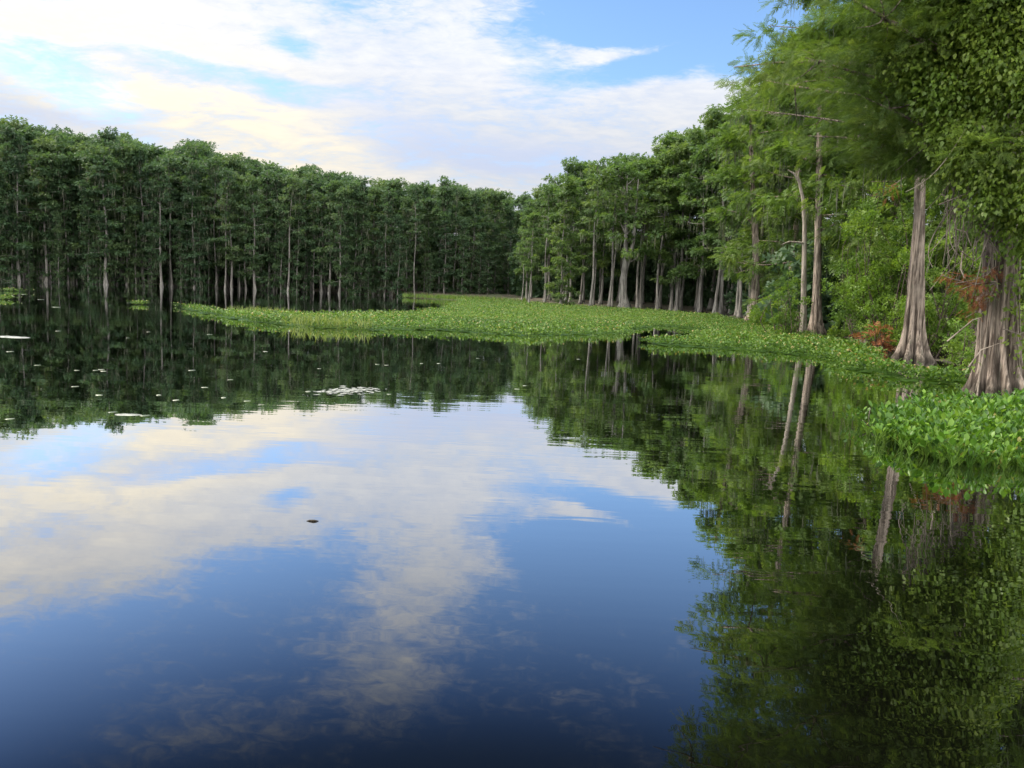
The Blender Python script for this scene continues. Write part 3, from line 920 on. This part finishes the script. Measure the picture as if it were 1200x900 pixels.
rs = np.random.RandomState(81)
o_ = P(1135, 345, YA - .5)
root = thing('dead_bough', tuple(o_), 'rust brown dead cypress bough hanging left of the massive trunk', 'branch')
q = Q(); st = Q(); cl = []
s0 = P(1168, 330, YA - .3) - o_
for (px, py) in ((1102, 322), (1112, 330), (1125, 340), (1140, 325), (1150, 340), (1138, 358), (1132, 372), (1160, 318), (1146, 352), (1118, 335)):
    e = P(px, py, YA - .6 + rs.uniform(-.3, .3)) - o_
    st.tube(limb_path(s0, e, rs, .08, 6), np.linspace(.02, .006, 6), 5)
    cl += along(s0 + (e - s0) * .6, e, 3, rs, .21, .05, .7)
clumps_to(q, cl, 300, FEATHER_NEAR, .2, rs, droop=.5)
st.build('limb', MAT['twig'], root); q.build('foliage', MAT['rust'], root)
o_ = P(1047, 222, YA + 4)
root = thing('dead_bough', tuple(o_), 'small rust brown sprig under the leaning tall shrub', 'branch')
q = Q(); st = Q()
st.tube(limb_path((.6, .2, .5), (-.3, 0, -.1), rs, .08, 5), np.linspace(.02, .006, 5), 5)
clumps_to(q, [[0, 0, 0, .3, .3, .2, -1, 0, -.3], [-.2, 0, -.1, .25, .25, .2, -1, 0, -.3]], 150, FEATHER_NEAR, .22, rs, droop=.4)
st.build('limb', MAT['twig'], root); q.build('foliage', MAT['rust'], root)

# ------------------------------------------------------------------ floating mats
def inside(poly, x, y):
    poly = np.array(poly); r = np.zeros(x.shape, bool); j = len(poly) - 1
    for i in range(len(poly)):
        xi, yi = poly[i]; xj, yj = poly[j]
        c = ((yi > y) != (yj > y)) & (x < (xj - xi) * (y - yi) / (yj - yi + 1e-12) + xi)
        r ^= c; j = i
    return r


def sample_poly(pix, dens, rs, jag=0.5, jscale=0.8, world=False):
    poly = [tuple(G(a, b)[:2]) for a, b in pix]
    p = np.array(poly); lo = p.min(0); hi = p.max(0)
    n = int((hi - lo).prod() * dens)
    x = rs.uniform(lo[0], hi[0], n); y = rs.uniform(lo[1], hi[1], n)
    k = inside(poly, x + jag * wob(x, y, jscale), y + jag * wob(y, x, jscale))
    return x[k], y[k]


def hyacinth_plant(rs, leaves=7):
    q = Q()
    for i in range(leaves):
        a = i * 2.4 + rs.uniform(-.4, .4); h = rs.uniform(.08, .40); out = rs.uniform(.03, .17)
        o = np.array([math.cos(a), math.sin(a), 0]); tip = o * out + np.array([0, 0, h])
        pts = np.array([[0, 0, 0], o * out * .35 + [0, 0, h * .5], tip])
        q.tube(pts, [.006, .007, .003], 4, tint=.7)
        e = rs.uniform(.45, 1.5)
        d = o * math.cos(e) + np.array([0, 0, math.sin(e)]); sd = np.array([-math.sin(a), math.cos(a), 0]); nn = np.cross(d, sd)
        L = rs.uniform(.065, .125); wd = L * rs.uniform(.26, .38)
        rows = [(0, .35), (.3, .95), (.65, .9), (1.0, .12)]
        v = []
        for (t, w) in rows:
            c = tip + d * L * t + nn * (-.12 * L * t * t)
            for s_ in (-1, 0, 1):
                v.append(c + sd * wd * w * s_ + nn * (.22 * wd * w * abs(s_)))
        f = []
        for r_ in range(3):
            for c_ in range(2):
                k = r_ * 3 + c_; f.append([k, k + 1, k + 4, k + 3])
        q.add(v, f, 1.0 if rs.uniform() < .03 else rs.uniform(.2, .85))
    return np.concatenate(q.v), np.concatenate(q.f), np.concatenate(q.t)


def scatter_plants(q, protos, x, y, z, sc, rs, tvar=.35, tl=None):
    kind = rs.randint(0, len(protos), len(x))
    for k, (pv, pf, pt) in enumerate(protos):
        m = kind == k; n = m.sum()
        if not n: continue
        th = rs.uniform(0, 6.28, n)
        X = np.stack([np.cos(th), np.sin(th), rs.normal(size=n) * .08], 1); Z = nrm(np.stack([rs.normal(size=n) * .1, rs.normal(size=n) * .1, np.ones(n)], 1))
        Y = nrm(np.cross(Z, X)); X = np.cross(Y, Z)
        pos = np.stack([x[m], y[m], z[m]], 1); s = sc[m]
        V = (X[:, None, :] * pv[None, :, 0:1] + Y[:, None, :] * pv[None, :, 1:2] + Z[:, None, :] * pv[None, :, 2:3]) * s[:, None, None] + pos[:, None, :]
        Fc = pf[None] + (np.arange(n) * len(pv))[:, None, None]
        off = (rs.uniform(-1, 1, n) * tvar * .5 + (tl[m] if tl is not None else 0))
        q.add(V.reshape(-1, 3), Fc.reshape(-1, 4), np.where(pt[None] > .99, 1.0, np.clip(pt[None] + off[:, None], 0, .88)).ravel())


rs = np.random.RandomState(91)
NEAR = [hyacinth_plant(np.random.RandomState(s), 8 + s % 3) for s in range(8)]
near_pix = [(1003, 497), (1030, 515), (1075, 532), (1110, 546), (1160, 553), (1215, 558), (1290, 566), (1330, 520), (1300, 490), (1200, 482), (1140, 482), (1085, 484), (1055, 486), (1030, 494)]
x, y = sample_poly(near_pix, 95, rs, .35, 1.6)
q = Q()
scatter_plants(q, NEAR, x, y, np.full(len(x), .0), rs.uniform(.45, .98, len(x)) * (1 + .28 * wob(x, y, 1.5)), rs, tvar=.6, tl=.15 * wob(y, x, .9) - .08)
x, y = sample_poly([(998, 494), (992, 500), (1030, 522), (1085, 540), (1030, 505)], 22, rs, .15, 2)
scatter_plants(q, NEAR, x, y, np.full(len(x), .0), rs.uniform(.5, .85, len(x)), rs)
tag(q.build('water_hyacinth_mat', MAT['hyacinth']), 'dense near clump of glossy bright green water hyacinth below the massive trunk', 'water plants', kind='stuff')


def small_plant(rs, n=6):
    v = []; f = []; t = []
    for i in range(n):
        a = i * 2.4 + rs.uniform(-.5, .5); h = rs.uniform(.05, .34); out = rs.uniform(.03, .2)
        o = np.array([math.cos(a), math.sin(a), 0]); b = o * out + np.array([0, 0, h]); e = rs.uniform(.05, 1.2)
        d = o * math.cos(e) + np.array([0, 0, math.sin(e)]); sd = np.array([-math.sin(a), math.cos(a), 0]); nn = np.cross(d, sd)
        L = rs.uniform(.08, .135); w = L * .36
        k = len(v)
        v += [b, b + d * L * .5 + sd * w + nn * w * .2, b + d * L * .5, b + d * L, b + d * L * .5 - sd * w + nn * w * .2]
        f += [[k, k + 2, k + 3, k + 1], [k, k + 4, k + 3, k + 2]]
        t += [1.0 if rs.uniform() < .025 else rs.uniform(.1, .85)] * 5
    return np.array(v), np.array(f), np.array(t)


SMALL = [small_plant(np.random.RandomState(s)) for s in range(8)]
big_pix = [(206, 359), (232, 361), (262, 365), (292, 367), (330, 369), (380, 369.5), (430, 369), (480, 367.5), (515, 364), (528, 357), (543, 351.5), (600, 353.5), (640, 357), (700, 361.5), (760, 365), (840, 371), (885, 380), (925, 389), (960, 395), (1010, 409), (1035, 422), (1055, 433), (1088, 439), (1118, 442),
           (1122, 447), (1085, 450), (1040, 445), (1005, 433), (960, 420), (900, 413), (850, 410), (800, 407), (775, 404.5), (757, 402.5), (768, 400), (800, 398.5), (822, 396), (818, 388), (795, 383.5), (765, 382.5), (746, 388), (700, 392), (650, 393), (600, 393), (555, 390), (520, 388), (480, 387.5), (440, 388), (400, 387), (370, 385), (340, 382), (300, 378), (270, 374), (250, 371), (235, 367), (215, 361)]
x, y = sample_poly(big_pix, 42, rs, .8, .45)
keep = rs.uniform(size=len(x)) < np.interp(y, [25, 40, 60, 100], [1, .9, .6, .35])
x, y = x[keep], y[keep]
hole = wob(x * 1.0, y * .55, .8) + .5 * wob(y * 1.1, x * 1.3, 1.9)
keep = hole < rs.uniform(.62, .95, len(x)); x, y = x[keep], y[keep]
q = Q()
scatter_plants(q, SMALL, x, y, np.full(len(x), .0), (rs.uniform(.6, 1.1, len(x)) * (1 + .25 * wob(x, y, .33) + .45 * wob(y, x, 1.1))) * np.interp(y, [25, 40, 60, 90], [1.0, .75, .7, .9]), rs, tvar=.55, tl=.22 * wob(y, x, .3) + .16 * wob(x, y, .09) - .05)
# the low raft of leaves and roots they stand in
xs, ys = sample_poly(big_pix, 9, rs, .45, .45)
n = len(xs); th = rs.uniform(0, 6.28, n); s_ = rs.uniform(.10, .28, n)
c4 = np.stack([np.stack([xs + s_ * np.cos(th + k * 1.571), ys + s_ * np.sin(th + k * 1.571), np.full(n, .015) + rs.uniform(-.01, .03, n)], 1) for k in range(4)], 1)
q.add(c4.reshape(-1, 3), np.arange(n * 4).reshape(-1, 4), np.repeat(rs.uniform(0, .12, n), 4))
tag(q.build('floating_plant_mat', MAT['mat_leaf']), 'wide floating mat of low green water plants reaching out from the wooded bank', 'water plants', kind='stuff')
print('mat plants', len(x))

# taller pale grass on the mat
rs = np.random.RandomState(93)
def tussock(px, py, rx, ry, n, h, label, mat='grass'):
    c = G(px, py); root = thing('grass_tussock', tuple(c), label, 'grass')
    a = np.clip(rs.normal(size=(n, 2)), -1.7, 1.7) * [rx, ry]; L = rs.uniform(.5, 1, n) * h
    b = np.stack([a[:, 0], a[:, 1], np.zeros(n)], 1); d = nrm(np.stack([rs.normal(size=n) * .25, rs.normal(size=n) * .25, np.ones(n)], 1))
    sd = np.stack([np.cos(a[:, 0] * 50), np.sin(a[:, 0] * 50), np.zeros(n)], 1) * .018
    tipv = b + d * L[:, None] + np.stack([rs.normal(size=n) * .1, rs.normal(size=n) * .1, -np.abs(rs.normal(size=n)) * .05], 1)
    m = b + d * (L * .5)[:, None]
    V = np.stack([b, m + sd, tipv, m - sd], 1); q = Q()
    q.add(V.reshape(-1, 3), np.arange(n * 4).reshape(-1, 4), np.repeat(rs.uniform(0, 1, n), 4))
    q.build('blades', MAT[mat], root)
tussock(386, 384, 1.0, .6, 330, .7, 'tallest pale yellow grass tuft at the front edge of the floating mat')
tussock(368, 379, .8, .9, 130, .5, 'pale grass tuft just behind the tallest one on the mat')
tussock(308, 367, 1.0, .6, 300, .5, 'sparse grass tuft on the far edge of the mat tongue')
tussock(545, 352, 5, 2.0, 2500, 1.0, 'low far mound of green grass where the mat meets the dark forest', 'mat_leaf')

# ------------------------------------------------------------------ things on the water
rs = np.random.RandomState(95)
def disc(name, px, py, r, label, cat, group=None, mat='floating', n=10, asp=.7):
    c = G(px, py); q = Q()
    th = np.arange(n) / n * 2 * np.pi; rad = r * (1 + .22 * np.sin(th * 2 + px) + rs.uniform(-.12, .12, n))
    top = np.stack([rad * np.cos(th), rad * np.sin(th) * asp, np.full(n, .003)], 1); bot = top * [1.02, 1.02, 0] + [0, 0, -.004]
    ctr = top * [.35, .35, 1] + [0, 0, .002]
    V = np.concatenate([bot, top, ctr]); j = np.arange(n); k = (j + 1) % n
    Fc = np.concatenate([np.stack([j, k, n + k, n + j], 1), np.stack([n + j, n + k, 2 * n + k, 2 * n + j], 1), [[2 * n, 2 * n + i, 2 * n + i + 1, 2 * n + i + 2] for i in range(1, n - 2, 2)]])
    q.add(V, Fc, float(rs.uniform(0, 1)))
    o = q.build(name, MAT[mat]); o.location = tuple(c); tag(o, label, cat, group)
    return o


LF = 'pale floating leaf on the dark water in front of the far forest'
for px, py, wpx in [(15, 395, 34), (88, 397, 3), (12, 412, 9), (26, 412, 3), (44, 428, 6), (84, 428, 3), (90, 434, 6), (104, 432, 3), (112, 434, 5), (121, 435, 8), (119, 433, 4), (225, 434, 12), (174, 389, 7), (150, 396, 4), (66, 360, 14), (28, 345, 8), (48, 351, 12), (68, 388, 7), (151, 355, 6),
                    (88, 453, 4), (116, 463, 12), (78, 479, 3), (12, 491, 4), (150, 486, 30), (132, 483, 10), (170, 487, 14), (311, 412, 9), (324, 406, 3), (355, 433, 3), (374, 432, 6), (361, 459, 5), (352, 457, 3), (442, 427, 5), (453, 428, 6), (494, 426, 6), (514, 426, 6), (240, 454, 4), (262, 466, 6),
                    (290, 470, 5), (429, 447, 3), (456, 462, 4), (606, 456, 10), (615, 452, 5), (669, 519, 7), (678, 421, 7), (536, 414, 3), (468, 402, 3), (206, 469, 5), (246, 392, 8), (332, 456, 3), (500, 470, 6), (270, 445, 4), (560, 420, 4), (186, 463, 5), (134, 418, 3), (232, 415, 3)]:
    d = G(px, py); r = wpx / 2 / F * np.linalg.norm(d - CAM)
    if wpx > 20 or wpx <= 3: continue
    disc('floating_leaf', px, py, max(.05, r * .65), LF, 'leaf', 'pale leaves floating before the far forest', asp=1.0)
disc('floating_raft', 15, 395, .42, 'long pale raft of floating scum at the left frame edge', 'scum', mat='scum', n=16, asp=.8)
disc('floating_raft', 150, 486, .19, 'pale scum strip at the edge of the mirrored forest top', 'scum', mat='scum', n=16, asp=.35)
# scum patch: ragged flat flakes read as one patch
q = Q(); c = G(408, 458)
for i in range(170):
    ox = rs.normal() * .24; oy = rs.normal() * .24 + .5 * ox
    a = rs.uniform(0, 6.28); L = rs.uniform(.025, .10); w = L * rs.uniform(.3, .6)
    d = np.array([math.cos(a), math.sin(a), 0]); s_ = np.array([-math.sin(a), math.cos(a), 0])
    b = np.array([ox, oy, .003 + i * .00004])
    q.add([b - d * L, b + s_ * w, b + d * L, b - s_ * w], [[0, 1, 2, 3]], .5)
o = q.build('floating_raft', MAT['scum']); o.location = tuple(c); tag(o, 'ragged pale scum patch just above the mirrored white cloud', 'scum', kind='stuff')
# green pads at the left frame edge
for (px, py, r, lab) in ((0, 341, .8, 'bright green pad raft cut by the left frame edge'), (164, 357, .22, 'small yellow green pad raft between far trunks and mat tip'), (2, 351, .35, 'smaller dull pad raft below the one at the left frame edge')):
    c = G(px, py); x = rs.normal(size=90) * r; y = rs.normal(size=90) * r * 1.1
    q = Q(); scatter_plants(q, SMALL, x, y, np.zeros(90), rs.uniform(.4, .8, 90), rs)
    o = q.build('plant_raft', MAT['mat_leaf']); o.location = tuple(c); tag(o, lab, 'water plants', kind='stuff')
# dark bit of wood in the mirrored cloud
c = G(366, 611); q = Q()
q.tube([[-.05, 0, .0], [-.025, .004, .005], [.01, 0, .007], [.03, .004, .006], [.05, .01, .003]], [.002, .007, .009, .006, .002], 8)
o = q.build('floating_wood', MAT['bark_dark'], smooth=True); o.location = tuple(c); tag(o, 'small dark bit of wood floating alone in the mirrored cloud', 'wood')
# bare stems poking out of the near clump
q = Q(); c = G(1015, 502)
for a, b in (((1009, 492), (1021, 503)), ((1021, 503), (1027, 491)), ((1016, 508), (1020, 502)), ((1018, 500), (1020, 478)), ((1024, 500), (1030, 482))):
    q.tube(limb_path(P(*a, c[1]) - c, P(*b, c[1]) - c, rs, .05, 5), np.linspace(.012, .007, 5), 5)
o = q.build('bare_twigs', MAT['bone'], smooth=True); o.location = tuple(c); tag(o, 'crossed bare stems at the tip of the near hyacinth clump', 'stems')

# ------------------------------------------------------------------ sky
SUN_AZ, SUN_EL = -76.0, 46.0
wd = bpy.data.worlds.new('World'); scene.world = wd; wd.use_nodes = True
t = NT(wd.node_tree)
bg = wd.node_tree.nodes['Background']
sky = t.new('ShaderNodeTexSky'); sky.sky_type = 'NISHITA'; sky.sun_disc = False
sky.sun_elevation = math.radians(SUN_EL); sky.sun_rotation = math.radians(SUN_AZ)
sky.air_density = 1.0; sky.dust_density = 0.6; sky.ozone_density = 2.5
tc = t.new('ShaderNodeTexCoord')
sep = t.new('ShaderNodeSeparateXYZ'); t.put(sep.inputs[0], tc.outputs['Generated'])
X, Y, Z = sep.outputs
azn = t.m('MULTIPLY', t.m('ARCTAN2', X, Y), 57.2958)
eln = t.m('MULTIPLY', t.m('ARCSINE', Z), 57.2958)
# cloud layer coordinates: the direction projected on a flat layer overhead
den = t.m('ADD', t.m('MAXIMUM', Z, 0.0), 0.14)
cmb = t.new('ShaderNodeCombineXYZ'); t.put(cmb.inputs[0], t.m('DIVIDE', X, den)); t.put(cmb.inputs[1], t.m('DIVIDE', Y, den))
cv = cmb.outputs[0]
wv = t.new('ShaderNodeTexNoise'); t.put(wv.inputs['Vector'], cv); wv.inputs['Scale'].default_value = 2.2; wv.inputs['Detail'].default_value = 5
wx = t.m('SUBTRACT', wv.outputs['Color'], 0.5)
sw = t.new('ShaderNodeSeparateColor'); t.put(sw.inputs[0], wv.outputs['Color'])
azw = t.m('ADD', azn, t.m('MULTIPLY', t.m('SUBTRACT', sw.outputs[0], .5), 9.0))
elw = t.m('ADD', eln, t.m('MULTIPLY', t.m('SUBTRACT', sw.outputs[1], .5), 4.0))


def blob(px, py, rx, ry, rot=0, refl=False):
    a0, e0 = azel(px, py, refl); k = 57.3 / F
    c, s = math.cos(math.radians(rot)), math.sin(math.radians(rot))
    da = t.m('SUBTRACT', azw, a0); de = t.m('SUBTRACT', elw, e0)
    u = t.m('DIVIDE', t.m('ADD', t.m('MULTIPLY', da, c), t.m('MULTIPLY', de, s)), rx * k)
    v = t.m('DIVIDE', t.m('SUBTRACT', t.m('MULTIPLY', de, c), t.m('MULTIPLY', da, s)), ry * k)
    return t.m('EXPONENT', t.m('MULTIPLY', t.m('ADD', t.m('MULTIPLY', u, u), t.m('MULTIPLY', v, v)), -1.0))


fb = t.noise(t.mapping(cv, (1.0, 1.2, 1), (2.1, .3, 0), (0, 0, .5)), 3.2, 10, 0.64, 0.5)
fine = t.noise(t.mapping(cv, (1.2, 1.7, 1), (5.1, 1.3, 0), (0, 0, .35)), 8.5, 8, 0.64, 0.3)
a1, e1 = azel(60, 700, True); a2, e2 = azel(740, 600, True)
bound = t.m('ADD', t.m('MULTIPLY', t.m('SUBTRACT', azn, a1), (e2 - e1) / (a2 - a1)), e1)
cover = t.smooth(t.m('SUBTRACT', elw, bound), -3.0, 3.0, 1.0, -0.05)
for (px, py, rx, ry, rot, k, rf) in [
    (70, 100, 75, 22, -18, -.44, 0), (20, 80, 60, 20, 0, -.2, 0), (335, 44, 42, 13, -8, -.9, 0), (330, 102, 95, 10, -5, -.45, 0), (190, 72, 60, 10, -10, -.30, 0), (480, 160, 60, 8, 0, -.2, 0),
    (770, 84, 120, 26, 5, -1.0, 0), (740, 15, 150, 34, 3, -.95, 0), (900, 60, 70, 60, 0, -.35, 0), (610, 60, 60, 30, -30, -.25, 0),
    (770, 48, 105, 11, 8, .62, 0), (825, 82, 30, 10, 5, .65, 0), (690, 60, 50, 12, -5, .5, 0), (870, 118, 60, 16, 0, .7, 0), (870, 30, 40, 10, 0, .3, 0), (710, 55, 40, 8, 0, .5, 0), (800, 115, 90, 14, 2, .35, 0),
    (490, 690, 70, 60, 30, .9, 1), (430, 795, 80, 48, 20, .84, 1), (545, 640, 60, 45, 0, .75, 1), (700, 640, 120, 14, 0, .3, 1), (190, 870, 110, 40, 0, .42, 1), (650, 770, 120, 45, 10, .2, 1), (60, 690, 110, 45, 0, .34, 1), (200, 690, 60, 20, 10, .35, 1), (350, 610, 200, 40, 0, .28, 1)]:
    cover = t.m('ADD', cover, t.m('MULTIPLY', blob(px, py, rx, ry, rot, bool(rf)), k))
cover = t.m('ADD', cover, t.m('MULTIPLY', t.m('SUBTRACT', fb, .5), 1.45))
cover = t.m('ADD', cover, t.m('MULTIPLY', t.m('SUBTRACT', fine, .5), .8))
fine2 = t.noise(t.mapping(cv, (1.0, 1.5, 1), (7.7, 3.1, 0), (0, 0, .6)), 17.0, 9, 0.64, 1.2)
hi = t.smooth(eln, 11.0, 19.0, .25, 1.0)
cover = t.m('ADD', cover, t.m('MULTIPLY', t.m('MULTIPLY', t.m('SUBTRACT', fine2, .5), hi), 1.25))
dens = t.smooth(cover, 0.02, 1.12)
warm = t.m('ADD', blob(150, 95, 210, 85, -28), t.m('MULTIPLY', blob(330, 150, 150, 35, -15), .8), clamp=True)
warm = t.m('MULTIPLY', warm, t.smooth(fb, .35, .6, .45, 1.0))
lum = t.smooth(t.m('ADD', t.m('MULTIPLY', fb, .5), t.m('MULTIPLY', fine, .5)), .26, .74)
cshade = t.mix(lum, (4.0, 4.35, 5.05), (5.4, 5.4, 5.4))
grey = t.m('ADD', t.m('ADD', blob(320, 104, 110, 12, -5), blob(480, 165, 110, 22, 0)), t.m('ADD', blob(180, 75, 60, 10, -12), t.m('ADD', blob(620, 190, 140, 18, 0), blob(90, 150, 120, 14, 0))), clamp=True)
cshade = t.mix(t.m('MULTIPLY', grey, .75), cshade, (3.9, 4.5, 6.0))
ccol = t.mix(t.m('MULTIPLY', warm, t.m('SUBTRACT', 1.0, t.m('MULTIPLY', grey, .6))), cshade, t.mix(lum, (6.4, 5.8, 4.75), (7.6, 6.85, 5.4)))
ccol = t.mix(1.0, ccol, t.mix(t.smooth(eln, 8.0, 17.0), (1, 1, 1), (1.25, 1.26, 1.28)), 'MULTIPLY')
# bright cloud added to the unseen sky overhead and behind to light the scene
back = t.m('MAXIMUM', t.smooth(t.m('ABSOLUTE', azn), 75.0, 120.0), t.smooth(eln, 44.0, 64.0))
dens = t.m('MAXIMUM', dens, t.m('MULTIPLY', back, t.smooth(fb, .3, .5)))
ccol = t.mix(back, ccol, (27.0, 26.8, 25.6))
# thin edges are darker and bluer than the deep bright cloud
deep = t.smooth(eln, 20.0, 37.0)
blue = t.mix(1.0, sky.outputs[0], t.mix(deep, (1.22, 1.38, 1.52), (0.30, 0.60, 1.12)), 'MULTIPLY')
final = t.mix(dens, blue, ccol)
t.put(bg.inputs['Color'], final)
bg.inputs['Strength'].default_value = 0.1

sd = bpy.data.lights.new('sun', 'SUN'); sd.energy = 4.8; sd.angle = math.radians(8); sd.color = (1.0, .90, .74)
so = bpy.data.objects.new('sun', sd); COL.objects.link(so)
from mathutils import Vector
az, el = math.radians(SUN_AZ), math.radians(SUN_EL)
dirv = Vector((math.sin(az) * math.cos(el), math.cos(az) * math.cos(el), math.sin(el)))
so.rotation_euler = dirv.to_track_quat('Z', 'Y').to_euler()

vs = scene.view_settings
vs.view_transform = 'Standard'; vs.look = 'None'; vs.gamma = 1; vs.exposure = 0.62; vs.use_curve_mapping = False
scene.render.engine = 'CYCLES'
cy = scene.cycles
cy.max_bounces = 6; cy.diffuse_bounces = 3; cy.glossy_bounces = 3; cy.transmission_bounces = 3; cy.transparent_max_bounces = 4
cy.caustics_reflective = False; cy.caustics_refractive = False
for i, r in enumerate(VAR):
    if not used[i]: print('unused variant', i)
